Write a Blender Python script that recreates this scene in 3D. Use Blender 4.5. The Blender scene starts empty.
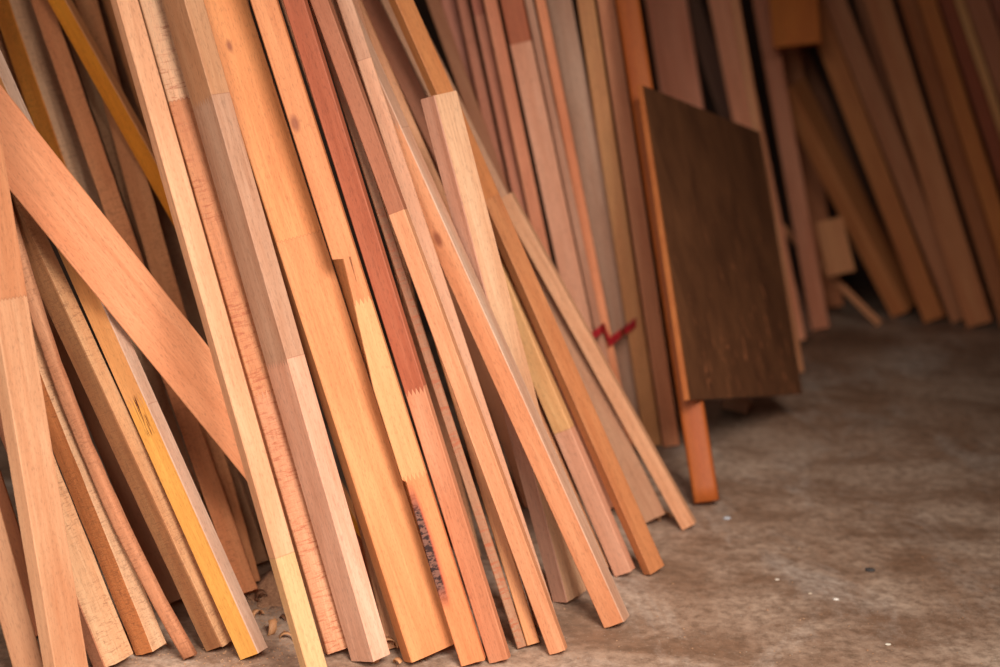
import numpy as np, math
H=1.1; F=1500.0; PITCH=math.atan(353.5/1500.0)
CP,SP=math.cos(PITCH),math.sin(PITCH)
CAM=np.array([0,0,H])
def ray(x,y):
    a=(x-500)/F; b=(y-333.5)/F
    return np.array([a, CP-b*SP, -SP-b*CP])
def floor_pt(x,y):
    d=ray(x,y); return CAM+d*(H/-d[2])
def unit(v): return v/np.linalg.norm(v)
def board(p, yb=None, lean=None, length=None):
    x0,y0,x1,y1=p['L']; s=(x1-x0)/(y1-y0); q=1/math.sqrt(1+s*s)
    yb=p['yb'] if yb is None else yb; lean=p['lean'] if lean is None else lean
    half=0 if p.get('centre') else (p['wf']+p['ws'])/2
    cx=lambda y:x0+(y-y0)*s+half
    Pb=floor_pt(cx(yb),yb)
    d=ray(cx(0),0); t=(Pb[1]+lean*H)/(d[1]-lean*d[2]); Pt=CAM+d*t
    u=unit(Pt-Pb); mid=(Pt+Pb)/2
    v=unit(mid-CAM); n0=unit(-v+u*np.dot(v,u)); s0=np.cross(n0,u)
    s0=unit(s0)
    if s0[0]<0: s0=-s0
    tm=np.dot(mid-CAM,np.array([0,CP,-SP])); k=tm/F*q
    wf,ws=p['wf']*k,p['ws']*k
    r=p['r']; sg=1 if p['side']=='R' else -1
    if ws>0:
        ph=min(math.atan2(ws,wf*r),math.radians(62))
        w=wf/math.cos(ph); th=max(ws/math.sin(ph),.008)
    else:
        ph=math.radians(2); w=wf; th=max(w*r,.012)
    n=math.cos(ph)*n0-sg*math.sin(ph)*s0
    sx=math.cos(ph)*s0+sg*math.sin(ph)*n0
    # lower end: lowest corner on the floor
    corner=w/2*abs(sx[2])+th/2*abs(n[2])
    # the front face outline lies on the image line: push body back by th/2
    c0=Pb+ u*(corner/u[2])
    if length is None: length=p.get('length',1.7)
    if p.get('top') is not None:
        yt=p['top']; tt=np.dot  # intersect axis with pixel row
        # find length where projected y==yt
        lo,hi=0,3
        for _ in range(40):
            m=(lo+hi)/2; P=c0+u*m-CAM; f=np.dot(P,[0,CP,-SP]); yy=333.5-F*np.dot(P,[0,SP,CP])/f
            if yy>yt: lo=m
            else: hi=m
        length=lo
    return dict(c0=c0,u=u,sx=sx,n=n,w=w,th=th,len=length)
def proj(P):
    P=np.asarray(P)-CAM; f=np.dot(P,[0,CP,-SP]); return 500+F*P[0]/f, 333.5-F*np.dot(P,[0,SP,CP])/f, f
# TABLE of boards. key: id, (x0,y0,x1,y1) left outline in the photo, front width, side width, side seen,
# y of bottom end, can the solver move the bottom, base lean, [(colour, joint_y, joint_teeth)...], options, label
T = []
def B(id, L, wf, ws, side, yb, cols, label, move=0, lean=.2, r=.5, **k):
    T.append(dict(id=id, L=L, wf=wf, ws=ws, side=side, yb=yb, cols=cols, label=label, move=move, lean=lean, r=r, **k))
# ---- front, lower left
B('F0', (-7,360,44,667), 33, 12, 'L', 700, [((215,145,102),300,.004),((218,156,115),0,0)], 'wide pale pink plank at the far left edge, in front of its neighbours', lean=.12, r=.45)
B('F00', (-30,508,14,667), 30, 0, 'R', 690, [((180,125,88),0,0)], 'brown plank end in the bottom left corner, left of the dark gap', lean=.16, side_col=None, r=.5)
B('P1', (110,0,300,667), 21, 7, 'L', 695, [((218,156,115),555,.0),((224,176,125),0,0)], 'long pale plank whose lower piece is lighter, crossing over the end of the diagonal board', r=.7)
B('P3', (162,0,352,665), 23, 19, 'R', 665, [((200,145,105),105,.012),((190,140,110),365,.012),((222,165,135),0,0)], 'two-faced pinkish plank with finger joint, just left of the widest plank', r=.55, rough_top=1)
B('P4', (190,0,403,660), 49, 8, 'L', 661, [((222,143,86),240,.004),((216,139,86),0,0)], 'widest plank in the pile, smooth orange face with one small knot near the top', r=.42, knots=[(230,48,.3)])
B('P5', (250,0,460,662), 26, 2, 'R', 667, [((214,138,88),305,.012),((226,158,104),480,.012),((218,132,82),0,0)], 'split and chipped yellow plank with a broken-out edge and two finger joints', r=.5, notch=1, knots=[(295,122,.5)], streak=1)
B('P6', (282,0,488,660), 21, 4, 'R', 664, [((172,92,62),394,.012),((205,135,98),0,0)], 'red-brown plank whose lower piece is paler below a finger joint', r=.5)
B('P5c', (250,0,440,600), 15, 0, 'R', 640, [((245,150,80),0,0)], 'orange strip glimpsed in the broken-out gap of the split yellow plank', lean=.3, move=1, r=.5)
B('P8', (309,0,548,652), 18, 4, 'R', 655, [((172,105,75),212,.0),((215,145,103),0,0)], 'slim plank, reddish on top and salmon below its butt joint', r=.7)
B('P11', (321,0,593,605), 23, 9, 'R', 628, [((205,150,118),135,.02),((222,148,104),0,0)], 'salmon plank with a small dark knot, its foot standing out in front of the row', r=.8, side_col=(205,158,130), knots=[(438,237,.5)], lean=.15)  # right side face greyed in its colour for cool skylight
B('G1', (24,300,179,652), 13, 6, 'R', 661, [((200,136,98),0,0)], 'thin round-edged curved stick with splinters along its foot', r=.9, bow=-.010, rough=1)
B('G5', (54,242,240,659), 21, 12, 'R', 661, [((222,155,95),410,.03),((240,170,85),0,0)], 'yellow-orange plank with a grey side and a blackened finger joint', r=.6, side_col=(195,155,130), darkjoint=1)
B('G4', (15,240,203,645), 16, 18, 'L', 651, [((205,150,105),0,0)], 'bark-brown edged plank with pale sawn face, left of the yellow-orange plank', r=1.0, side_col=(150,98,60), rough=1)
B('G3', (19,365,134,650), 19, 16, 'R', 657, [((210,130,75),0,0)], 'fuzzy orange board with pale right face, between the pale board and the thin stick', r=.7, side_col=(218,170,130), rough=1)
B('G2', (-28,365,87,650), 33, 12, 'L', 669, [((220,168,125),0,0)], 'short-footed pale board with a narrow reddish left face, right of the wide pale pink plank', r=.6, side_col=(205,135,98), rough=1)
B('D', (-106,0,245,436), 70, 0, 'R', 600, [((222,145,100),0,0)], 'broad reddish board lying diagonally across the other planks at the left', move=1, lean=-.1, r=.28, centre=1)
B('P2', (137,0,324,652), 24, 3, 'L', 655, [((228,172,130),103,.004),((208,132,85),400,.02),((220,152,110),0,0)], 'rough cross-scratched plank squeezed behind the long pale plank', r=.9, marks=1, lean=.22)
B('P3b', (338,440,387,645), 15, 0, 'R', 650, [((205,145,102),0,0)], 'short dark board foot in the gap left of the widest plank', lean=.24)
B('P7', (308,0,517,646), 10, 0, 'R', 649, [((170,118,86),0,0)], 'thin grooved grey-brown strip right of the red-brown plank', lean=.22, r=1.0, marks2=1)
B('P7b', (330,0,528,646), 13, 0, 'R', 648, [((200,130,80),0,0)], 'thin ochre strip just right of the grooved grey-brown strip', lean=.22, r=1.0, move=0)
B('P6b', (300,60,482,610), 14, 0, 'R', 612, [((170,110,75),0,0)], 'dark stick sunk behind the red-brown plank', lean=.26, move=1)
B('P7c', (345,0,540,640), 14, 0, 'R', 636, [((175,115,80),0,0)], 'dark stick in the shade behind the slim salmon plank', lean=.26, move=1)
B('P12', (420,98,551,598), 24, 15, 'L', 600, [((228,172,132),0,0)], 'short pale plank whose cut top end shows in front of the others', r=.6, top=95, side_col=(200,142,115), lean=.1)
B('P9', (336,0,552,650), 16, 0, 'R', 640, [((205,150,118),60,0),((215,155,120),0,0)], 'pale plank half hidden between the slim plank and the knotted salmon plank', move=1, lean=.24, r=.6)
B('PS', (325,0,357,125), 14, 0, 'R', 560, [((232,165,120),0,0)], 'sliver of light orange plank that narrows to a point near the top', move=1, lean=.3)
B('P10', (357,0,480,252), 23, 10, 'R', 560, [((222,148,115),0,0)], 'smooth pink plank running down behind the short pale plank', move=1, lean=.25, r=.8, side_col=(185,145,120))
B('P10b', (414,77,470,190), 12, 0, 'R', 560, [((205,155,115),0,0)], 'tan plank end peeping out above the short pale plank', move=1, lean=.3, top=77)
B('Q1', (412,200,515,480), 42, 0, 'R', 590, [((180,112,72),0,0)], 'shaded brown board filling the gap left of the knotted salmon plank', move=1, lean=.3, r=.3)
B('P11b', (522,400,597,572), 14, 0, 'R', 573, [((222,155,110),0,0)], 'thin salmon stick behind the foot of the knotted salmon plank', lean=.25, r=1.0, move=1)
B('P13', (467,230,612,572), 19, 6, 'R', 577, [((226,168,112),430,.0),((215,150,118),0,0)], 'plank with a yellowish upper piece and pink lower piece', lean=.22, r=.7, move=0, top=215)
B('P14', (388,0,643,575), 18, 8, 'L', 575, [((196,122,70),200,.006),((188,116,70),0,0)], 'tan plank at the right of the front row, with finger joint and dark left side', r=.6, lean=.16, jn=1)
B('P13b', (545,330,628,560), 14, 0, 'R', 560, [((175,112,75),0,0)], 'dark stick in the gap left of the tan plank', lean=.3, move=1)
B('P16', (568,380,637,520), 31, 0, 'R', 527, [((190,135,100),0,0)], 'grey-brown plank leaning directly behind the tan plank', lean=.2, r=.4, move=0, slope=.49)
B('P15', (497,198,679,525), 16, 4, 'R', 530, [((225,160,118),0,0)], 'salmon stick at the right end of the front row, leaning furthest over', lean=.22, r=.9, top=196)
B('POLE', (615,0,694,500), 25, 0, 'R', 508, [((178,90,34),0,0)], 'round-edged red-brown post standing alone right of the tied bundle', lean=.45, r=.6, rough=0)
# ---- upper left behind the diagonal board
B('L3', (47,0,175,228), 18, 7, 'R', 560, [((240,148,40),0,0)], 'bright orange plank leaning more steeply than its neighbours at upper left', move=1, lean=.2, r=.7, side_col=(225,150,95))
B('L1', (-10,0,45,160), 23, 18, 'L', 560, [((240,190,150),0,0)], 'fuzzy beige board with an orange left edge, above the diagonal board', move=1, lean=.3, r=1.0, side_col=(248,155,62), rough=1, wfirst=1)
B('L0', (-18,0,30,130), 26, 0, 'R', 560, [((215,150,105),0,0)], 'pale board cut off by the left edge above the diagonal board', move=1, lean=.25, r=.4)
B('L2', (31,0,108,221), 21, 0, 'R', 600, [((212,135,88),0,0)], 'reddish fuzzy board between the fuzzy beige board and the bright orange plank', move=0, lean=.3, r=.7, rough=1)
B('L2b', (54,0,131,221), 19, 0, 'R', 585, [((175,128,92),0,0)], 'grey-olive board just right of the reddish fuzzy board at upper left', move=1, lean=.36, r=.6, rough=1)
B('L6', (74,0,240,590), 23, 0, 'R', 590, [((205,135,88),0,0)], 'brown board coming out below the diagonal board beside the sawdust heap', move=0, lean=.34, r=.5, rough=1)
B('L4', (74,0,150,230), 30, 0, 'R', 560, [((170,122,90),0,0)], 'dark hairy brown board behind the bright orange plank', move=1, lean=.42, rough=1)
B('L5', (102,0,165,190), 14, 0, 'R', 560, [((200,125,70),0,0)], 'narrow brown stick along the left side of the long pale plank', move=1, lean=.36)
B('H2', (-36,440,30,640), 26, 0, 'R', 640, [((175,100,55),0,0)], 'orange-brown strip glimpsed left of the wide pale pink plank', move=1, lean=.3)
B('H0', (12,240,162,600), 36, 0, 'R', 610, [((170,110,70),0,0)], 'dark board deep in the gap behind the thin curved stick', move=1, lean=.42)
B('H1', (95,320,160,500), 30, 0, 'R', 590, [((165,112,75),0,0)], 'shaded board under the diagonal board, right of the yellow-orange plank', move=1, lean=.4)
# ---- tied bundle
mb = 'in the bundle tied with red tape'
B('M1', (441,0,536,450), 15, 0, 'R', 464, [((205,130,105),0,0)], 'mauve-brown board at the left edge of the tied bundle', lean=.1, bg=1, move=0)
B('M2', (457,0,554,450), 11, 0, 'R', 464, [((200,125,95),0,0)], 'second board from the left in the tied bundle', lean=.1, bg=1, move=0)
B('M3', (471,0,566,450), 11, 0, 'R', 464, [((190,110,85),15,0),((205,128,98),0,0)], 'dull red board beside the one with a dark upper piece, in the tied bundle', lean=.1, bg=1, move=0)
B('M4', (484,0,578,450), 13, 0, 'R', 464, [((225,142,105),0,0)], 'salmon board left of the one with a dark upper piece, in the tied bundle', lean=.1, bg=1, move=0)
B('M5', (501,0,596,450), 22, 0, 'R', 462, [((185,100,62),43,0),((228,162,130),0,0)], 'board with a dark brown upper piece above a step, in the tied bundle', lean=.1, bg=1, move=0)
B('M6', (525,0,620,450), 8, 0, 'R', 460, [((190,135,108),0,0)], 'grey-brown board left of the bright orange edge in the tied bundle', lean=.1, bg=1, move=0)
B('M7', (535,0,624,450), 10, 0, 'R', 452, [((240,150,105),0,0)], 'bright salmon-orange strip in the middle of the tied bundle', lean=.07, bg=1, move=1)
B('M8', (546,0,634,450), 25, 0, 'R', 450, [((195,150,125),0,0)], 'broad grey board right of the bright orange strip in the tied bundle', lean=.1, bg=1, move=1)
B('M9', (577,0,645,450), 17, 0, 'R', 447, [((205,140,88),0,0)], 'tan board just left of the brown one beside the lone post', lean=.1, bg=1)
B('M10', (597,0,664,450), 17, 0, 'R', 447, [((205,132,92),0,0)], 'brown board standing directly left of the lone post', lean=.1, bg=1)
# ---- far side
B('N1', (646,0,700,330), 40, 0, 'R', 345, [((228,150,125),0,0)], 'broad pink-brown board rising behind the dark panel', lean=.14, bg=1, r=.4)
B('N2', (709,0,776,330), 28, 0, 'R', 345, [((228,154,125),0,0)], 'pale board rising behind the right part of the dark panel', lean=.14, bg=1)
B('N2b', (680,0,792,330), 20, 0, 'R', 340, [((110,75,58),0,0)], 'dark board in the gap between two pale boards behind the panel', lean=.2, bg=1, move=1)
B('V', (730,0,796,375), 9, 0, 'R', 373, [((190,130,95),0,0)], 'thin stick along the right edge of the dark panel', lean=.1, bg=1)
B('N3', (753,0,812,330), 18, 0, 'R', 331, [((205,135,108),0,0)], 'mauve-pink board right of the black gap by the panel', lean=.16, bg=1)
B('N4', (770,0,826,330), 22, 0, 'R', 326, [((185,118,80),0,0)], 'reddish tan board half behind the mauve-pink board', lean=.18, bg=1, move=1)
B('TOPB', (765,-60,774,44), 46, 0, 'R', 44, [((200,110,45),0,0)], 'short orange board end hanging over the top of the far boards', bg=1, special='top', r=.4)
B('T', (817,220,829,277), 27, 0, 'R', 274, [((205,135,80),0,0)], 'small square-cut orange offcut among the far boards', bg=1, special='off')
B('U', (776,226,874,323), 10, 0, 'R', 326, [((200,140,105),0,0)], 'thin stick leaning flat across the foot of the far boards', bg=1, special='stick', lean=.1)
B('R0', (729,0,889,312), 18, 18, 'L', 316, [((195,128,85),0,0)], 'light brown plank with a sawn foot left of the orange one at the back', lean=.12, bg=1, top=85)
B('R1', (824,0,952,323), 22, 0, 'R', 323, [((175,115,82),0,0)], 'long brown plank crossing the back group from the top middle', lean=.12, bg=1, move=0, slope=0)
B('R1b', (800,0,925,323), 22, 0, 'R', 323, [((180,112,62),0,0)], 'orange-brown plank whose foot ends right of the light brown plank', lean=.14, bg=1)
B('R11', (757,0,875,250), 9, 0, 'R', 318, [((170,115,80),0,0)], 'thin stick under the short orange board end at the back', lean=.2, bg=1, move=1)
B('R12', (772,0,905,323), 15, 0, 'R', 318, [((155,102,72),0,0)], 'dim narrow plank between the thin stick and the long brown plank at the back', lean=.2, bg=1, move=1)
B('S2', (855,0,948,323), 10, 0, 'R', 323, [((165,105,72),0,0)], 'narrow dark plank squeezed left of the broad front plank at the back', lean=.18, bg=1, move=1)
B('S3', (865,0,968,328), 26, 0, 'R', 328, [((190,125,85),0,0)], 'broad plank at the back whose foot reaches nearest to the camera', lean=.14, bg=1)
B('S4', (899,0,1001,328), 14, 5, 'R', 330, [((180,118,85),0,0)], 'slim brown plank right of the broad front plank at the back', lean=.16, bg=1)
B('S5', (918,0,1022,328), 18, 0, 'R', 330, [((195,120,60),0,0)], 'orange-brown plank near the top right corner', lean=.16, bg=1)
B('S6', (939,0,1048,328), 15, 0, 'R', 330, [((165,88,55),0,0)], 'dark red-brown plank left of the pale-edged one at top right', lean=.2, bg=1)
B('S7', (955,0,1065,328), 9, 0, 'R', 335, [((215,160,110),0,0)], 'narrow light tan plank near the top right corner', lean=.14, bg=1)
B('S8', (965,0,1080,328), 22, 0, 'R', 335, [((190,125,95),0,0)], 'mauve plank right of the light tan plank at top right', lean=.18, bg=1)
B('S9', (991,0,1104,328), 24, 0, 'R', 335, [((165,100,80),0,0)], 'brown plank cut off by the right edge at the top right corner', lean=.16, bg=1)
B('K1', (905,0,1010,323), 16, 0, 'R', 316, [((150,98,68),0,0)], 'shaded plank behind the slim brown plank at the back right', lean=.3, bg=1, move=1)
SOL = {"F0": [700, 0.12, 1.75], "F00": [690, 0.16, 1.75], "P1": [695, 0.2, 1.75], "P3": [665, 0.2, 1.75], "P4": [661, 0.24, 1.75], "P5": [667, 0.2, 1.75], "P6": [664, 0.2, 1.75], "P8": [655, 0.2, 1.75], "P9": [640, 0.24, 1.75], "P11": [628, 0.23, 1.75], "P12": [600, 0.1, 0.932], "P14": [575, 0.16, 1.75], "P13": [577, 0.22, 0.734], "P2": [655, 0.22, 1.75], "P3b": [650, 0.26, 1.75], "P15": [530, 0.22, 0.775], "P16": [527, 0.26, 1.75], "D": [600, -0.2, 1.5], "G5": [661, 0.28, 1.75], "G1": [661, 0.2, 1.75], "G4": [651, 0.2, 1.75], "G3": [657, 0.24, 1.75], "G2": [669, 0.2, 1.75], "P7": [649, 0.22, 1.75], "P7b": [648, 0.38, 1.75], "P6b": [612, 0.26, 1.75], "P7c": [628, 0.28, 1.75], "P5c": [640, 0.3, 1.75], "P10": [510, 0.25, 1.75], "P10b": [495, 0.3, 1.027], "PS": [560, 0.3, 1.75], "P11b": [573, 0.25, 1.2], "P13b": [480, 0.3, 1.75], "Q1": [510, 0.32, 1.75], "L3": [560, 0.2, 1.75], "L2": [600, 0.43, 1.75], "L6": [590, 0.44, 1.75], "L2b": [569, 0.36, 1.75], "L1": [560, 0.32, 1.75], "L0": [535, 0.25, 1.75], "L5": [560, 0.36, 1.75], "L4": [552, 0.42, 1.75], "H2": [640, 0.3, 1.75], "H1": [525, 0.4, 1.75], "H0": [610, 0.42, 1.75], "POLE": [508, 0.45, 1.75], "M10": [447, 0.1, 1.2], "M9": [447, 0.1, 1.5], "M7": [452, 0.07, 1.5], "M8": [442, 0.1, 1.5], "M5": [462, 0.1, 1.5], "M4": [464, 0.1, 1.5], "M6": [460, 0.1, 1.5], "M3": [464, 0.14, 1.5], "M2": [464, 0.18, 1.5], "M1": [464, 0.23, 1.5], "V": [373, 0.1, 1.5], "N3": [331, 0.16, 1.5], "R0": [316, 0.12, 0.844], "S3": [328, 0.14, 1.5], "R1b": [323, 0.14, 1.5], "R1": [323, 0.12, 1.3], "S2": [315, 0.18, 1.5], "S4": [330, 0.16, 1.5], "S5": [330, 0.16, 1.5], "S7": [335, 0.14, 1.5], "S8": [335, 0.18, 1.5], "S6": [330, 0.2, 1.5], "S9": [335, 0.16, 1.5], "N2": [345, 0.14, 1.5], "N1": [345, 0.14, 1.5], "N4": [310, 0.18, 1.5], "N2b": [340, 0.2, 1.5], "R11": [310, 0.22, 1.5], "R12": [302, 0.2, 1.5], "K1": [316, 0.3, 1.5]}
TOPB_T=4.62; T_T=4.72; PANEL_T=3.15; SPREAD=1.1
KEY=((.8,-.1,2.35),(-.1,2.05,.25),1.3,1.1,165,(1.0,.975,.94))
FILL=((-.9,-.4,1.9),(-.45,2.2,.45),1.6,1.4,62,(1.0,.975,.94))  # added lamp that lifts the shade on the left boards
WORLD=((1.0,.91,.82,1),.18)
FOCUS=2.45; FSTOP=1.9; EXPO=-2.52
import bpy, bmesh, random
from mathutils import Vector, Matrix, noise as mnoise
C=bpy.context.scene.collection
S=bpy.context.scene
def lin(c):
    out=[]
    for v in c[:3]:
        v=v/255.0; out.append(v/12.92 if v<=.04045 else ((v+.055)/1.055)**2.4)
    return (out[0],out[1],out[2],1)
WOOD_GAIN=0.80; BLUE=.93
def wl(c,g=1.0):
    l=lin(c); return (l[0]*WOOD_GAIN*g,l[1]*WOOD_GAIN*g*.97,l[2]*WOOD_GAIN*g*BLUE,1)
class NT:
    def __init__(s,name):
        s.m=bpy.data.materials.new(name); s.m.use_nodes=True; s.t=s.m.node_tree; s.t.nodes.clear()
        s.out=s.n('ShaderNodeOutputMaterial'); s.b=s.n('ShaderNodeBsdfPrincipled'); s.t.links.new(s.b.outputs[0],s.out.inputs[0])
    def n(s,typ,**k):
        x=s.t.nodes.new(typ)
        for a,b in k.items(): setattr(x,a,b)
        return x
    def put(s,sock,v):
        if isinstance(v,bpy.types.NodeSocket): s.t.links.new(v,sock)
        else: sock.default_value=v
    def math(s,op,a,b=0.0,c=None,clamp=False):
        x=s.n('ShaderNodeMath',operation=op); x.use_clamp=clamp
        s.put(x.inputs[0],a); s.put(x.inputs[1],b)
        if c is not None: s.put(x.inputs[2],c)
        return x.outputs[0]
    def mix(s,f,a,b,mode='MIX'):
        x=s.n('ShaderNodeMix',data_type='RGBA',blend_type=mode)
        s.put(x.inputs[0],f); s.put(x.inputs[6],a); s.put(x.inputs[7],b); return x.outputs[2]
    def noise(s,vec,scale,detail=3,rough=.5,dist=0):
        x=s.n('ShaderNodeTexNoise'); s.put(x.inputs['Vector'],vec)
        x.inputs['Scale'].default_value=scale; x.inputs['Detail'].default_value=detail
        x.inputs['Roughness'].default_value=rough; x.inputs['Distortion'].default_value=dist
        return x.outputs[0]
    def maprange(s,v,a,b,c=0.0,d=1.0,interp='LINEAR'):
        x=s.n('ShaderNodeMapRange',interpolation_type=interp); s.put(x.inputs[0],v)
        for i,q in zip((1,2,3,4),(a,b,c,d)): x.inputs[i].default_value=q
        return x.outputs[0]
    def mapping(s,vec,loc,scale):
        x=s.n('ShaderNodeMapping'); s.put(x.inputs[0],vec); x.inputs[1].default_value=loc; x.inputs[3].default_value=scale
        return x.outputs[0]
def wood(name,cols,seed,side_col=None,side_right=True,marks=0,knots=(),rough=0,streak=None,darkjoint=None,grain=1.0):
    """cols: [(srgb, z above which it holds, teeth)], last one is the lowest piece"""
    rnd=random.Random(seed); N=NT(name)
    tc=N.n('ShaderNodeTexCoord'); obj=tc.outputs['Object']; nor=tc.outputs['Normal']
    sx=N.n('ShaderNodeSeparateXYZ'); N.put(sx.inputs[0],obj); X,Y,Z=sx.outputs
    loc=(rnd.uniform(0,50),rnd.uniform(0,50),rnd.uniform(0,50))
    col=wl(cols[-1][0]); line=None; first=True; base=col; lastcol=None; off=0.0
    for c,zj,teeth in reversed(cols[:-1]):
        if teeth>0:
            tri=N.math('PINGPONG',X,.0035); tooth=N.math('MULTIPLY',tri,teeth/.0035)
            zz=N.math('SUBTRACT',Z,tooth)
        else: zz=Z
        m=N.math('GREATER_THAN',zz,zj)
        base=N.mix(m,base,wl(c))
        d=N.math('ABSOLUTE',N.math('SUBTRACT',zz,zj)); l=N.math('LESS_THAN',d,.0009)
        line=l if line is None else N.math('MAXIMUM',line,l)
        o=N.math('MULTIPLY',m,3.7); off=o if off==0.0 else N.math('ADD',off,o)
    if side_col is not None:
        sn=N.n('ShaderNodeSeparateXYZ'); N.put(sn.inputs[0],nor)
        sm=N.math('GREATER_THAN',N.math('MULTIPLY',sn.outputs[0],1.0 if side_right else -1.0),.6)
        base=N.mix(sm,base,wl(side_col))
    cmb=N.n('ShaderNodeCombineXYZ'); N.put(cmb.inputs[0],X); N.put(cmb.inputs[1],N.math('ADD',Y,off)); N.put(cmb.inputs[2],Z)
    v=cmb.outputs[0]
    g1=N.noise(N.mapping(v,loc,(1,1,.045)),110,5,.6,1.2)
    g2=N.noise(N.mapping(v,loc,(1,1,.10)),22,3,.5,1.0)
    g3=N.noise(N.mapping(v,loc,(1,1,.22)),430,3,.65)
    g4=N.noise(N.mapping(v,loc,(1,1,.35)),9,3,.6)
    f1=N.maprange(g1,.32,.68); f2=N.maprange(g2,.3,.7)
    k=.13*grain
    c1=N.mix(f1,(1-.8*k,1-1.1*k,1-1.3*k,1),(1+.7*k,1+.9*k,1+1.1*k,1))
    base=N.mix(1.0,base,c1,'MULTIPLY')
    k=.13*grain
    c2=N.mix(f2,(1-.5*k,1-1.2*k,1-1.6*k,1),(1+.5*k,1+1.1*k,1+1.5*k,1))
    base=N.mix(1.0,base,c2,'MULTIPLY')
    c4=N.mix(N.maprange(g4,.3,.7),(.93,.89,.86,1),(1.05,1.07,1.08,1))
    base=N.mix(1.0,base,c4,'MULTIPLY')
    pore=N.maprange(g3,.34,.50,.78,1.04); base=N.mix(1.0,base,N.mix(pore,(0,0,0,1),(1,1,1,1)),'MULTIPLY')
    height=N.math('ADD',N.math('MULTIPLY',g3,.5),N.math('MULTIPLY',g1,.7))
    if line is not None: base=N.mix(N.math('MULTIPLY',line,.28),base,wl((120,60,35)))
    if marks or rough:
        mk=N.noise(N.mapping(v,loc,(.15,.15,.8) if marks else (.22,.22,1.0)),260 if marks else 330,4,.7,.6)
        mm=N.maprange(mk,.36,.5,1,0)
        gate=N.maprange(N.noise(N.mapping(v,loc,(1,1,.5)),14,2),.32,.48) if marks else N.maprange(N.noise(N.mapping(v,loc,(1,1,.3)),25,2),.35,.6)
        base=N.mix(N.math('MULTIPLY',N.math('MULTIPLY',mm,gate),.7 if marks else .45),base,wl((170,82,45) if marks else (110,65,42)))
        height=N.math('ADD',height,N.math('MULTIPLY',mk,2.2))
    for kx,kz,kr in knots:
        dx=N.math('SUBTRACT',X,kx); dz=N.math('MULTIPLY',N.math('SUBTRACT',Z,kz),.5)
        d=N.math('SQRT',N.math('ADD',N.math('MULTIPLY',dx,dx),N.math('MULTIPLY',dz,dz)))
        d=N.math('ADD',d,N.math('MULTIPLY',N.math('SUBTRACT',g2,.5),.006))
        base=N.mix(N.maprange(d,kr*.35,kr,.75,0),base,wl((130,62,40)))
    if streak:
        z0,z1,xe,sc,wid=streak
        zm=N.math('MULTIPLY',N.maprange(Z,z0-.01,z0+.03),N.maprange(Z,z1-.05,z1,1,0))
        xm=N.maprange(N.math('ADD',X,N.math('MULTIPLY',g2,-.012)),xe,xe+wid,1,0)
        xh=N.maprange(N.math('ADD',X,N.math('MULTIPLY',g2,-.012)),xe+.001,xe+wid+.004,1,0)
        base=N.mix(N.math('MULTIPLY',N.math('MULTIPLY',zm,xh),.8),base,wl((205,78,52)))
        cr=N.noise(N.mapping(obj,loc,(.5,.5,1)),190,4,.7,.5)
        base=N.mix(N.math('MULTIPLY',zm,xm),base,N.mix(N.maprange(cr,.44,.54),wl((48,20,14)),wl(sc)))
    if darkjoint:
        z0,xc=darkjoint
        w=N.noise(N.mapping(obj,loc,(1,1,.06)),420,1)
        zm=N.math('MULTIPLY',N.maprange(Z,z0-.012,z0-.004),N.maprange(Z,z0+.055,z0+.066,1,0))
        xm=N.maprange(N.math('ABSOLUTE',N.math('SUBTRACT',X,xc)),.005,.010,1,0)
        base=N.mix(N.math('MULTIPLY',N.math('MULTIPLY',zm,xm),N.maprange(w,.5,.56)),base,wl((95,45,25)))
    N.put(N.b.inputs['Base Color'],base); N.b.inputs['Roughness'].default_value=.62 if not rough else .85
    N.b.inputs['Specular IOR Level'].default_value=.3
    bp=N.n('ShaderNodeBump'); bp.inputs['Strength'].default_value=.5; bp.inputs['Distance'].default_value=.0008
    N.put(bp.inputs['Height'],height); N.t.links.new(bp.outputs[0],N.b.inputs['Normal'])
    return N.m
def link(name,me,mat,label=None,cat=None,group=None,kind=None,parent=None):
    o=bpy.data.objects.new(name,me); C.objects.link(o)
    if mat: me.materials.append(mat)
    if label: o['label']=label
    if cat: o['category']=cat
    if group: o['group']=group
    if kind: o['kind']=kind
    if parent: o.parent=parent
    return o
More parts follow.
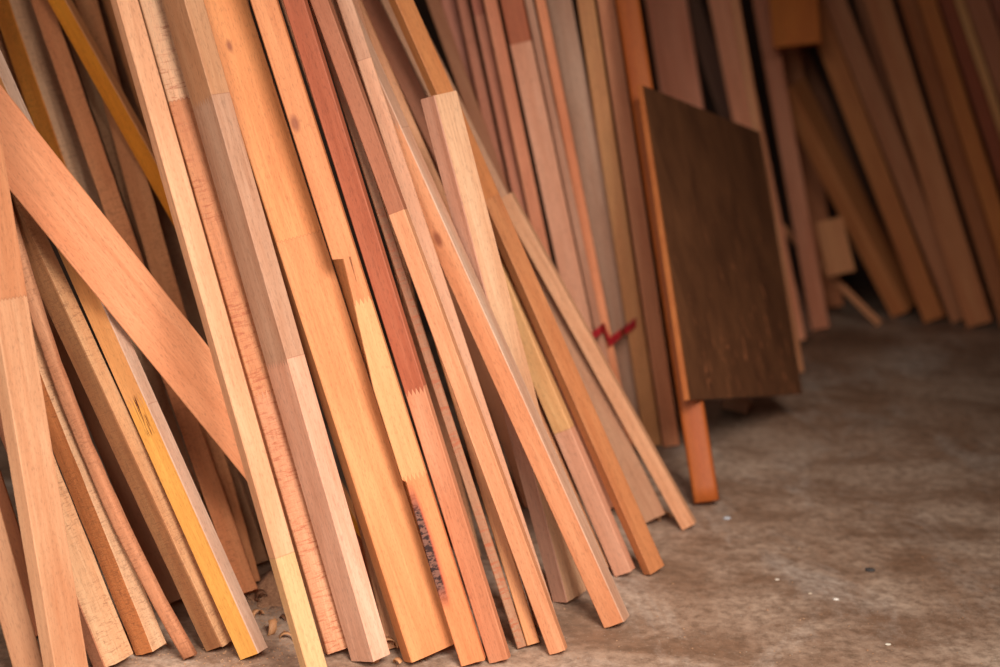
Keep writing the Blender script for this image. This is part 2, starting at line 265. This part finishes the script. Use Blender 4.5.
def board_mesh(w,th,L,seed,p,zv=None,ends=(0,0)):
    rnd=random.Random(seed); c=min(.0016,th*.12,w*.12)
    if p.get('id')=='POLE': c=.009
    if p.get('id')=='G1': c=.005
    n=max(14,int(L/.035)); rough=p.get('rough',0)
    a,b=w/2,th/2
    prof=[(-a,-b+c),(-a+c,-b),(-a*.33,-b),(a*.33,-b),(a-c,-b),(a,-b+c),(a,b-c),(a-c,b),(-a+c,b),(-a,b-c)]
    if p.get('id') in('POLE','G1'):
        q=c*.29; prof=[(-a,-b+c),(-a+q,-b+q),(-a+c,-b),(a-c,-b),(a-q,-b+q),(a,-b+c),(a,b-c),(a-q,b-q),(a-c,b),(-a+c,b),(-a+q,b-q),(-a,b-c)]
    zs=[L*i/n for i in range(n+1)]
    notch=p.get('_notch')
    if notch: zs=sorted(zs+[z for q in notch for z in (q[0],q[0]+.002,q[1],q[1]-.004,q[1]-.0005,(q[0]*.7+q[1]*.3),(q[0]+q[1])/2,q[1]-.002)])
    bow=p.get('bow',0)+0.0; by=rnd.uniform(-.0012,.0012); ph=rnd.uniform(0,6)
    me=bpy.data.meshes.new('board'); bm=bmesh.new(); rings=[]
    for i,z in enumerate(zs):
        s=z/L; bx=0
        if bow and zv:
            if z<zv: bx=bow*4*(z/zv)*(1-z/zv)*2
            else: bx=-bow*8*(z-zv)/zv
        if not bow: bx=.0007*math.sin(ph+3*s)
        r=[]
        for k,(x,y) in enumerate(prof):
            xx,yy,zz=x+bx,y+by*math.sin(s*3.1),z
            if rough:
                j=.0011; m=mnoise.noise(Vector((x*30+seed,y*30,z*22))); m2=mnoise.noise(Vector((x*30+seed,y*30+9,z*60)))
                xx+=m*j+m2*j*.8; yy+=m2*j
            if notch and x<0:
                for z0,z1,dep in notch:
                    if z0<=z<=z1:
                        f=min(1,(z1-z)/.004)*min(1,max(0,(z-z0)/((z1-z0)*.95))); f=max(f,0)
                        xx+=dep*f*(1+.25*mnoise.noise(Vector((0,seed,z*120))))
            if i==0: zz+= rnd.uniform(0,.0012) if not rough else rnd.uniform(0,.004)
            r.append(bm.verts.new((xx,yy,zz)))
        rings.append(r)
    m=len(prof)
    for i in range(len(rings)-1):
        for k in range(m):
            f=bm.faces.new((rings[i][k],rings[i][(k+1)%m],rings[i+1][(k+1)%m],rings[i+1][k])); f.smooth=False
    bm.faces.new(rings[0][::-1]); bm.faces.new(rings[-1])
    if p.get('id') in('POLE','G1'):
        for f in bm.faces: f.smooth=len(f.verts)==4
    bmesh.ops.recalc_face_normals(bm,faces=bm.faces)
    bm.to_mesh(me); bm.free(); return me
def mat_from(b,origin):
    x=Vector(b['sx']); z=Vector(b['u']); y=-Vector(b['n'])
    M=Matrix(((x[0],y[0],z[0],origin[0]),(x[1],y[1],z[1],origin[1]),(x[2],y[2],z[2],origin[2]),(0,0,0,1)))
    return M
def z_of_row(b,y):
    lo,hi=-.3,3.
    for _ in range(40):
        m=(lo+hi)/2
        if proj(b['c0']+b['u']*m)[1]>y: lo=m
        else: hi=m
    return lo
def x_of(b,x,y):
    z=z_of_row(b,y); P=b['c0']+b['u']*z+b['n']*b['th']/2; px,py,f=proj(P)
    z=z_of_row(b,y); e=b['sx']; return (x-px)/F*f/max(.3,abs(e[0])), z
GROUPS={'front':'planks of the front row leaning to the left','low':'planks leaning at the lower left','bundle':'boards of the tied bundle','far':'planks leaning at the dark far wall','up':'boards behind the diagonal board at upper left'}
boards={}
def group_of(i):
    if i in('F0','F00','H2','G1','G2','G3','G4','G5','H0','H1','L6'): return GROUPS['low']
    if i[0]=='L': return GROUPS['up']
    if i[0]=='M': return GROUPS['bundle']
    if i in('D','POLE','TOPB','T','U'): return None
    if i[0] in 'NRSKV': return GROUPS['far']
    return GROUPS['front']
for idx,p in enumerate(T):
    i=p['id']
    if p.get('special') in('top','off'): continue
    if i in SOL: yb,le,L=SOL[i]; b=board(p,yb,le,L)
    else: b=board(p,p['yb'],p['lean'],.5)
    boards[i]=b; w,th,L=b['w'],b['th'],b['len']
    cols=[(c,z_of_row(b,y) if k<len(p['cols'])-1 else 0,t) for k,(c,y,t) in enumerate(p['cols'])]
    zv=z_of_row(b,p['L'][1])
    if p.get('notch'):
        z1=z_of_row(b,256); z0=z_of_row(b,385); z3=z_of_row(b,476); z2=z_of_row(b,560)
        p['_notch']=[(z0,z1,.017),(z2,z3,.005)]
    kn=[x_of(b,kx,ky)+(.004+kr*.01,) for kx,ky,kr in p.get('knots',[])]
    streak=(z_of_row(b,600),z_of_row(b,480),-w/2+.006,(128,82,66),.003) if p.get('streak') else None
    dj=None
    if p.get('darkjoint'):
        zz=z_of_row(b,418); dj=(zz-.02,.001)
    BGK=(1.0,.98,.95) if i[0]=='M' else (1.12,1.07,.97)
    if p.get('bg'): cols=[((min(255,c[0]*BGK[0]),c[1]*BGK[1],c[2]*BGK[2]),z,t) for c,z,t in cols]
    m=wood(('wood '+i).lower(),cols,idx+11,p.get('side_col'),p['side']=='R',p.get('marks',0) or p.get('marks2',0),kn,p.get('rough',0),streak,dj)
    me=board_mesh(w,th,L,idx,p,zv)
    narrow=w<.032; nm='timber_batten' if narrow else ('timber_board' if w>.06 else 'timber_plank')
    cat='board' if w>.06 else ('stick' if narrow else 'plank')
    if i=='POLE': nm,cat='timber_post','post'
    o=link(nm,me,m,p['label'],cat,group_of(i))
    o.matrix_world=mat_from(b,b['c0']-b['n']*0)
# ---- two short boards among the far ones
def loose(px0,py0,px1,py1,tdep,wpx,th,L,name,cat,label,col,seed,rd=.0):
    """a board whose axis runs through two rows of the far heap at one distance"""
    A=CAM+ray(px1,py1)*tdep; Bq=CAM+ray(px0,py0)*(tdep+rd)
    u=unit(Bq-A); v=unit((A+Bq)/2-CAM); n=unit(-v+u*np.dot(v,u)); s=np.cross(n,u)
    if s[0]<0: s=-s
    w=wpx*tdep/F
    b=dict(c0=A,u=u,sx=s,n=n,w=w,th=th,len=L if L else np.linalg.norm(Bq-A))
    o=link(name,board_mesh(w,th,b['len'],seed,{}),wood('wood '+name+str(seed),[(col,0,0)],seed),label,cat)
    o.matrix_world=mat_from(b,A); return b
TB=[p for p in T if p['id']=='TOPB'][0]; TT=[p for p in T if p['id']=='T'][0]
loose(790,-40,797,46,TOPB_T,47,.022,.42,'timber_board','board',TB['label'],(225,125,45),201,.03)
loose(829,220,842,274,T_T,27,.02,None,'timber_offcut','offcut',TT['label'],(215,140,85),202,.02)
# ---- dark panel
cs=[(690,400),(803,394),(760,132),(643,85)]     # lower left, lower right, upper right, upper left
R=[ray(*c) for c in cs]
A=np.array([R[1],-R[2],R[3]]).T                  # tBR*rBR - tTR*rTR + tTL*rTL = tBL*rBL
tBL=PANEL_T; tt=np.linalg.solve(A,R[0]*tBL)
P=[CAM+R[0]*tBL,CAM+R[1]*tt[0],CAM+R[2]*tt[1],CAM+R[3]*tt[2]]
print('panel t',tBL,tt,'z',[round(float(q[2]),3) for q in P],'len',[round(float(np.linalg.norm(P[k]-P[(k+1)%4])),3) for k in range(4)])
ux=unit(P[1]-P[0]); uz=P[3]-P[0]; ny=unit(np.cross(ux,uz))
if ny[1]<0: ny=-ny
TH=.010
root=bpy.data.objects.new('panel_board',None); C.objects.link(root); root.location=Vector(P[0])
root['label']='dark brown stained square panel propped up on edge in front of the far boards'; root['category']='panel'
def slab(name,q,y0,y1,mat,cham,label=None,nx=10):
    bm=bmesh.new()
    base=[Vector(k) for k in q]
    fr=[bm.verts.new(k+Vector(ny)*y0-Vector(P[0])) for k in base]; bk=[bm.verts.new(k+Vector(ny)*y1-Vector(P[0])) for k in base]
    bm.faces.new(fr); bm.faces.new(bk[::-1])
    for k in range(4): bm.faces.new((fr[k],bk[k],bk[(k+1)%4],fr[(k+1)%4]))
    bmesh.ops.recalc_face_normals(bm,faces=bm.faces)
    bmesh.ops.bevel(bm,geom=bm.edges[:],offset=cham,segments=2,affect='EDGES',profile=.5)
    me=bpy.data.meshes.new(name); bm.to_mesh(me); bm.free()
    return link(name,me,mat,label,None,None,None,root)
N=NT('stained panel'); tc=N.n('ShaderNodeTexCoord'); ob=tc.outputs['Object']
a1=N.noise(N.mapping(ob,(0,0,0),(1,1,.3)),14,5,.65,.4); a2=N.noise(N.mapping(ob,(3,1,0),(1.6,1.6,.35)),22,4,.7,.8)
sp=N.n('ShaderNodeSeparateXYZ'); N.put(sp.inputs[0],ob)
cc=N.mix(N.maprange(a1,.3,.7),lin((78,44,24)),lin((112,68,40)))
zone=N.maprange(sp.outputs[2],.0,.42,1,.0)
cc=N.mix(N.math('MULTIPLY',N.maprange(a2,.58,.72),zone),cc,lin((185,110,70)))
N.put(N.b.inputs['Base Color'],cc); N.b.inputs['Roughness'].default_value=.5
bp=N.n('ShaderNodeBump'); bp.inputs['Strength'].default_value=.3; bp.inputs['Distance'].default_value=.001; N.put(bp.inputs['Height'],a1); N.t.links.new(bp.outputs[0],N.b.inputs['Normal'])
slab('panel_face',P,0,TH,N.m,.0015)
e=ux*.010
slab('edge_strip',[P[0]-e,P[0],P[3],P[3]-e],-.001,TH+.001,wood('edge strip wood',[((185,105,50),0,0)],301),.0015,'raw orange-brown edge strip')
loose(738,396,734,411,3.92,26,.06,None,'timber_offcut','offcut','small brown block on the floor in the shadow under the dark panel',(150,95,60),203,.0)
# ---- red tape round the bundle
MB=[k for k in boards if k[0]=='M']
def span(i,px,py):
    """distance of a bundle board's front at a picture point, None outside it"""
    b=boards[i]; z=z_of_row(b,py); P_=b['c0']+b['u']*z+b['n']*b['th']/2; x,_y,f=proj(P_)
    hw=b['w']/2*F/f+2
    return f if abs(px-x)<hw else None
def tape():
    key=[(506,352),(566,347),(588,340),(604,327),(610,342),(636,322)]
    px=[]
    for (x0,y0),(x1,y1) in zip(key[:-1],key[1:]):
        for k in range(5): px.append((x0+(x1-x0)*k/5,y0+(y1-y0)*k/5))
    px.append(key[-1]); fr=[];bk=[]
    for x,y in px:
        fs=[q for q in (span(i,x,y) for i in MB) if q]
        fr.append(min(fs) if fs else None); bk.append(max(fs) if fs else None)
    al=[q for q in fr if q]; lo_=min(al); hb=max(q for q in bk if q)
    fr=[q if q else lo_ for q in fr]
    fr=[min(fr[max(0,k-2):k+3])-.014 for k in range(len(fr))]
    path=[CAM+ray(x,y)*f for (x,y),f in zip(px,fr)]
    back=[CAM+ray(x,y)*(hb+.12) for x,y in px[::-2]]
    pts=path+back; n=len(pts); bm=bmesh.new(); rows=[]
    cen=sum(pts)/n
    for k in range(n):
        q=Vector(pts[k]); o_=Vector(unit(pts[k]-cen)); hgt=.011
        rows.append([bm.verts.new(q+Vector((0,0,hgt))),bm.verts.new(q-Vector((0,0,hgt))),bm.verts.new(q-Vector((0,0,hgt))-o_*.0012),bm.verts.new(q+Vector((0,0,hgt))-o_*.0012)])
    for k in range(n):
        r,s=rows[k],rows[(k+1)%n]
        for j in range(4): bm.faces.new((r[j],r[(j+1)%4],s[(j+1)%4],s[j]))
    bmesh.ops.recalc_face_normals(bm,faces=bm.faces)
    me=bpy.data.meshes.new('tape'); bm.to_mesh(me); bm.free()
    T_=NT('red tape'); T_.b.inputs['Base Color'].default_value=lin((190,18,28)); T_.b.inputs['Roughness'].default_value=.35
    nz=T_.noise(T_.n('ShaderNodeTexCoord').outputs['Object'],60,2); T_.put(T_.b.inputs['Base Color'],T_.mix(T_.maprange(nz,.3,.7),lin((120,10,16)),lin((165,20,28))))
    link('binding_tape',me,T_.m,'red tape wound around the tied bundle of boards','tape')
tape()
# ---- setting
def floor_mat():
    N=NT('stained concrete'); ob=N.n('ShaderNodeTexCoord').outputs['Object']
    a=N.noise(ob,1.7,6,.62,.8); b=N.noise(N.mapping(ob,(4,2,0),(1,1.4,1)),4,6,.68,.5); c=N.noise(ob,45,5,.7); d=N.noise(N.mapping(ob,(9,1,0),(1,.5,1)),5,6,.7,.6); e=N.noise(ob,230,3,.6)
    col=N.mix(N.maprange(a,.35,.65),lin((146,110,86)),lin((198,167,143)))
    col=N.mix(N.maprange(b,.44,.62,0,.8),col,lin((118,82,58)))
    col=N.mix(N.maprange(d,.52,.72,0,.5),col,lin((205,186,170)))
    col=N.mix(N.maprange(c,.40,.64,0,.65),col,lin((96,70,52)))
    col=N.mix(N.maprange(e,.64,.72,0,.5),col,lin((200,185,168)))
    N.put(N.b.inputs['Base Color'],col)
    N.put(N.b.inputs['Roughness'],N.maprange(b,.3,.7,.42,.72)); N.b.inputs['Specular IOR Level'].default_value=.35
    bp=N.n('ShaderNodeBump'); bp.inputs['Strength'].default_value=.35; bp.inputs['Distance'].default_value=.003
    N.put(bp.inputs['Height'],N.math('ADD',N.math('ADD',c,b),N.math('MULTIPLY',e,.35))); N.t.links.new(bp.outputs[0],N.b.inputs['Normal']); return N.m
def wall_mat(nm,c1,c2):
    N=NT(nm); ob=N.n('ShaderNodeTexCoord').outputs['Object']
    a=N.noise(ob,2.2,5,.6,.5); c=N.noise(ob,40,4,.6)
    col=N.mix(N.maprange(a,.3,.7),lin(c1),lin(c2)); N.put(N.b.inputs['Base Color'],col); N.b.inputs['Roughness'].default_value=.9
    bp=N.n('ShaderNodeBump'); bp.inputs['Strength'].default_value=.4; bp.inputs['Distance'].default_value=.004; N.put(bp.inputs['Height'],c); N.t.links.new(bp.outputs[0],N.b.inputs['Normal']); return N.m
def box(name,lo,hi,mat):
    bm=bmesh.new(); bmesh.ops.create_cube(bm,size=1)
    for v in bm.verts: v.co=Vector([(lo[k]+hi[k])/2+v.co[k]*(hi[k]-lo[k]) for k in range(3)])
    me=bpy.data.meshes.new(name); bm.to_mesh(me); bm.free(); return link(name,me,mat,kind='structure')
fm=floor_mat()
box('floor',(-4.5,-4.0,-.12),(4.5,6.4,0),fm)
wm=wall_mat('dark brown plaster',(70,50,40),(92,68,52))  # dark brown wall colour with slight mottling
corners=[]
for i,b in boards.items():
    for a_ in (-1,1):
        for z in (0,b['len']):
            corners.append((i,b['c0']+b['u']*z+b['sx']*a_*b['w']/2-b['n']*b['th']/2))
yb_=max(c[1] for i,c in corners)+.01
WD=unit(np.array([.70,.71,0])); WN=np.array([WD[1],-WD[0],0])      # along the wall; facing the room
off=min(float(np.dot(c,WN)) for i,c in corners)-.01
print('back wall y',yb_,'left wall offset',off,[i for i,c in corners if np.dot(c,WN)<off+.03])
me=bpy.data.meshes.new('wall'); bm=bmesh.new()
A0=WN*off; 
# left wall: from where it meets the back wall to beside the camera
t1=(yb_-A0[1])/WD[1]; t0=(-1.2-A0[1])/WD[1]; t0=max(t0,(-4.4-A0[0])/WD[0])
q0=A0+WD*t0; q1=A0+WD*t1
vs=[Vector(q0),Vector(q1),Vector(q1-WN*.15),Vector(q0-WN*.15)]
lo=[bm.verts.new(v) for v in vs]; hi=[bm.verts.new(v+Vector((0,0,3.2))) for v in vs]
bm.faces.new(lo[::-1]); bm.faces.new(hi)
for k in range(4): bm.faces.new((lo[k],lo[(k+1)%4],hi[(k+1)%4],hi[k]))
bmesh.ops.recalc_face_normals(bm,faces=bm.faces); bm.to_mesh(me); bm.free(); link('wall_left',me,wm,kind='structure')
box('wall_back',(q1[0]-.2,yb_,0),(4.5,yb_+.15,3.2),wm)
box('wall_right',(3.6,1.2,0),(3.75,yb_,3.2),wm)
box('ceiling',(-4.5,.9,3.2),(4.5,yb_+.15,3.3),wall_mat('dark boarded ceiling',(70,55,45),(90,70,56)))
# ---- shavings, crumbs, sawdust
sm=wood('shaving wood',[((205,150,105),0,0)],401,grain=.8); sm3=wood('sawdust crumb',[((190,145,110),0,0)],403); sm2=wood('dark shaving wood',[((120,80,55),0,0)],402,grain=.8)
def shaving(px,py,size,rot,turns,mat,label,width=.010):
    Pq=floor_pt(px,py); bm=bmesh.new(); rows=[]; n=18
    for k in range(n+1):
        s=k/n; a=turns*6.283*s; r=size*(.35+.65*s)*.5
        x=math.cos(a)*r; z=math.sin(a)*r; y=s*size*.5
        rows.append((x,y,z))
    zm=min(q[2] for q in rows)
    R_=Matrix.Rotation(rot,3,'Z'); R2=Matrix.Rotation(.15,3,'X')
    vv=[]
    for x,y,z in rows:
        u_=[Vector((x,y-width/2,z-zm)),Vector((x,y+width/2,z-zm))]
        u_+= [q+Vector((0,0,.0007))+Vector((x,0,z)).normalized()*.0006 for q in u_[::-1]]
        vv.append([bm.verts.new(R_@q) for q in u_])
    for k in range(n):
        r,s=vv[k],vv[k+1]
        for j in range(4): bm.faces.new((r[j],r[(j+1)%4],s[(j+1)%4],s[j]))
    bm.faces.new(vv[0]); bm.faces.new(vv[-1][::-1])
    bmesh.ops.recalc_face_normals(bm,faces=bm.faces)
    for f in bm.faces: f.smooth=True
    me=bpy.data.meshes.new('shaving'); bm.to_mesh(me); bm.free()
    mn=min(v.co.z for v in me.vertices)
    o=link('wood_shaving',me,mat,label,'wood shaving','curled wood shavings on the floor'); o.location=(Pq[0],Pq[1],-mn+.0003)
SH=[(264,604,.030,.4,.8,sm2,'dark brown curled shaving at the top of the sawdust heap by the long pale plank',.013),
(261,617,.026,1.3,.55,sm,'small pale shaving beside the foot of the yellow-orange plank'),
(276,630,.034,2.2,.6,sm,'largest curled yellow shaving between the yellow-orange plank and the long pale plank',.015),
(289,641,.030,.2,.5,sm,'narrow brown shaving touching the foot of the long pale plank'),
(283,618,.018,2.9,.5,sm2,'tiny dark shaving in the middle of the shaving heap'),
(392,655,.042,.5,.6,sm,'pale curled shaving at the right foot of the two-faced pinkish plank',.014),
(383,661,.034,1.9,.7,sm,'small looped shaving in front of the two-faced pinkish plank'),
(399,663,.030,2.7,.4,sm,'flat yellow shaving left of the widest plank foot'),
(424,661,.012,1.0,.5,sm2,'little dark shaving under the foot of the widest plank'),
(668,522,.034,.6,.6,sm,'yellowish chip between the two rightmost planks of the front row',.016)]
for s in SH: shaving(*s)
def crumbs():
    rnd=random.Random(9); bm=bmesh.new()
    def crumb(x,y,z,r):
        M=Matrix.Translation((x,y,z))@Matrix.Rotation(rnd.uniform(0,3),4,'Z')@Matrix.Diagonal((r,r*rnd.uniform(.4,1),r*.45,1))
        bmesh.ops.create_icosphere(bm,subdivisions=1,radius=1,matrix=M)
    for k in range(900):
        u=rnd.random()
        if u<.62:   # heap behind the yellow plank
            px=rnd.gauss(262,22); py=rnd.gauss(606,20)
        elif u<.8: px=rnd.uniform(120,300); py=rnd.gauss(655,8)
        else: px=rnd.uniform(380,1000); py=rnd.uniform(500,667)
        if py<560 and u<.8: continue
        q=floor_pt(px,py); crumb(q[0],q[1],.0006,rnd.uniform(.0008,.0024))
    me=bpy.data.meshes.new('crumbs'); bm.to_mesh(me); bm.free()
    link('sawdust_crumbs',me,sm3,'fine sawdust crumbs scattered over the floor by the plank feet','sawdust',kind='stuff')
crumbs()
def heap(px,py,rx,ry,h,label):
    q=floor_pt(px,py); bm=bmesh.new(); n=26; m=9; rings=[]
    for j in range(m):
        s=j/(m-1); ring=[]
        for k in range(n):
            a=6.283*k/n; rr=1+.35*mnoise.noise(Vector((math.cos(a)*2,math.sin(a)*2,px)))
            x=rx*rr*s*math.cos(a); y=ry*rr*s*math.sin(a)
            z=h*(math.cos(s*math.pi)*.5+.5)+.004*mnoise.noise(Vector((x*60,y*60,2)))*(1-s)*2
            ring.append(bm.verts.new((x,y,max(z,0)+ (0 if j<m-1 else -.0))))
        rings.append(ring)
    for j in range(1,m-1):
        for k in range(n): bm.faces.new((rings[j][k],rings[j][(k+1)%n],rings[j+1][(k+1)%n],rings[j+1][k]))
    bm.faces.new(rings[1]); bmesh.ops.delete(bm,geom=rings[0],context='VERTS')
    bm.faces.new(rings[-1])
    bmesh.ops.recalc_face_normals(bm,faces=bm.faces)
    for f in bm.faces: f.smooth=True
    me=bpy.data.meshes.new('heap'); bm.to_mesh(me); bm.free()
    N=NT('sawdust'); ob=N.n('ShaderNodeTexCoord').outputs['Object']; a=N.noise(ob,260,5,.8); b=N.noise(ob,40,3)
    N.put(N.b.inputs['Base Color'],N.mix(N.maprange(a,.35,.65),wl((130,84,56)),wl((205,150,112)))); N.b.inputs['Roughness'].default_value=.95
    bp=N.n('ShaderNodeBump'); bp.inputs['Strength'].default_value=.9; bp.inputs['Distance'].default_value=.002; N.put(bp.inputs['Height'],a); N.t.links.new(bp.outputs[0],N.b.inputs['Normal'])
    o=link('sawdust_heap',me,N.m,label,'sawdust',kind='stuff'); o.location=(q[0],q[1],0)
heap(273,588,.042,.09,.028,'brown sawdust heap between the yellow-orange plank and the long pale plank')
# pebble crumbs on open floor
for k,(px,py,r,c,lb) in enumerate([(836,600,.0045,(215,200,185),'small white chip on the open floor, the brightest one'),(870,571,.008,(60,52,48),'dark flat stone chip on the open floor'),(777,580,.0035,(200,180,160),'tiny pale chip left of the white chip'),(888,645,.004,(205,190,170),'tiny pale chip near the bottom edge of the open floor'),(810,594,.003,(190,165,140),'speck of grit just left of the white chip'),(727,519,.006,(175,172,175),'flat grey chip right of the post foot')]):
    q=floor_pt(px,py); bm=bmesh.new(); bmesh.ops.create_icosphere(bm,subdivisions=2,radius=1)
    for v in bm.verts:
        f=1+.25*mnoise.noise(v.co*1.7+Vector((k*3,0,0))); v.co=Vector((v.co.x*r*f*1.3,v.co.y*r*f,v.co.z*r*f*.35))
    me=bpy.data.meshes.new('chip'); bm.to_mesh(me); bm.free()
    N=NT('chip'); N.put(N.b.inputs['Base Color'],N.mix(N.noise(N.n('ShaderNodeTexCoord').outputs['Object'],300,2),lin(c),lin([min(255,v*1.1) for v in c]))); N.b.inputs['Roughness'].default_value=.8
    o=link('stone_chip',me,N.m,lb,'chip','chips of grit on the open floor'); o.location=(q[0],q[1],-min(v.co.z for v in me.vertices))
# ---- light: daylight lamps, KEY for the open shed front, FILL added to lift shade
def area(loc,target,size,sy,e,col):
    l=bpy.data.lights.new('daylight_and_fill','AREA'); l.shape='RECTANGLE'; l.size=size; l.size_y=sy; l.energy=e; l.color=col; l.spread=SPREAD
    o=bpy.data.objects.new('key_or_fill_lamp',l); C.objects.link(o); o.location=loc
    o.rotation_euler=(Vector(target)-Vector(loc)).to_track_quat('-Z','Y').to_euler(); return o
area(*KEY)
area(*FILL)
w=bpy.data.worlds.new('sky'); S.world=w; w.use_nodes=True
w.node_tree.nodes['Background'].inputs[0].default_value=WORLD[0]; w.node_tree.nodes['Background'].inputs[1].default_value=WORLD[1]
cam=bpy.data.cameras.new('camera'); co=bpy.data.objects.new('camera',cam); C.objects.link(co)
cam.sensor_width=36; cam.lens=54; cam.clip_start=.05
co.location=(0,0,H); co.rotation_euler=(math.pi/2-PITCH,0,0)
cam.dof.use_dof=True; cam.dof.focus_distance=FOCUS; cam.dof.aperture_fstop=FSTOP
S.camera=co
vs_=S.view_settings; S.display_settings.display_device='sRGB'
vs_.view_transform='Standard'; vs_.look='None'; vs_.gamma=1; vs_.use_curve_mapping=False; vs_.exposure=EXPO
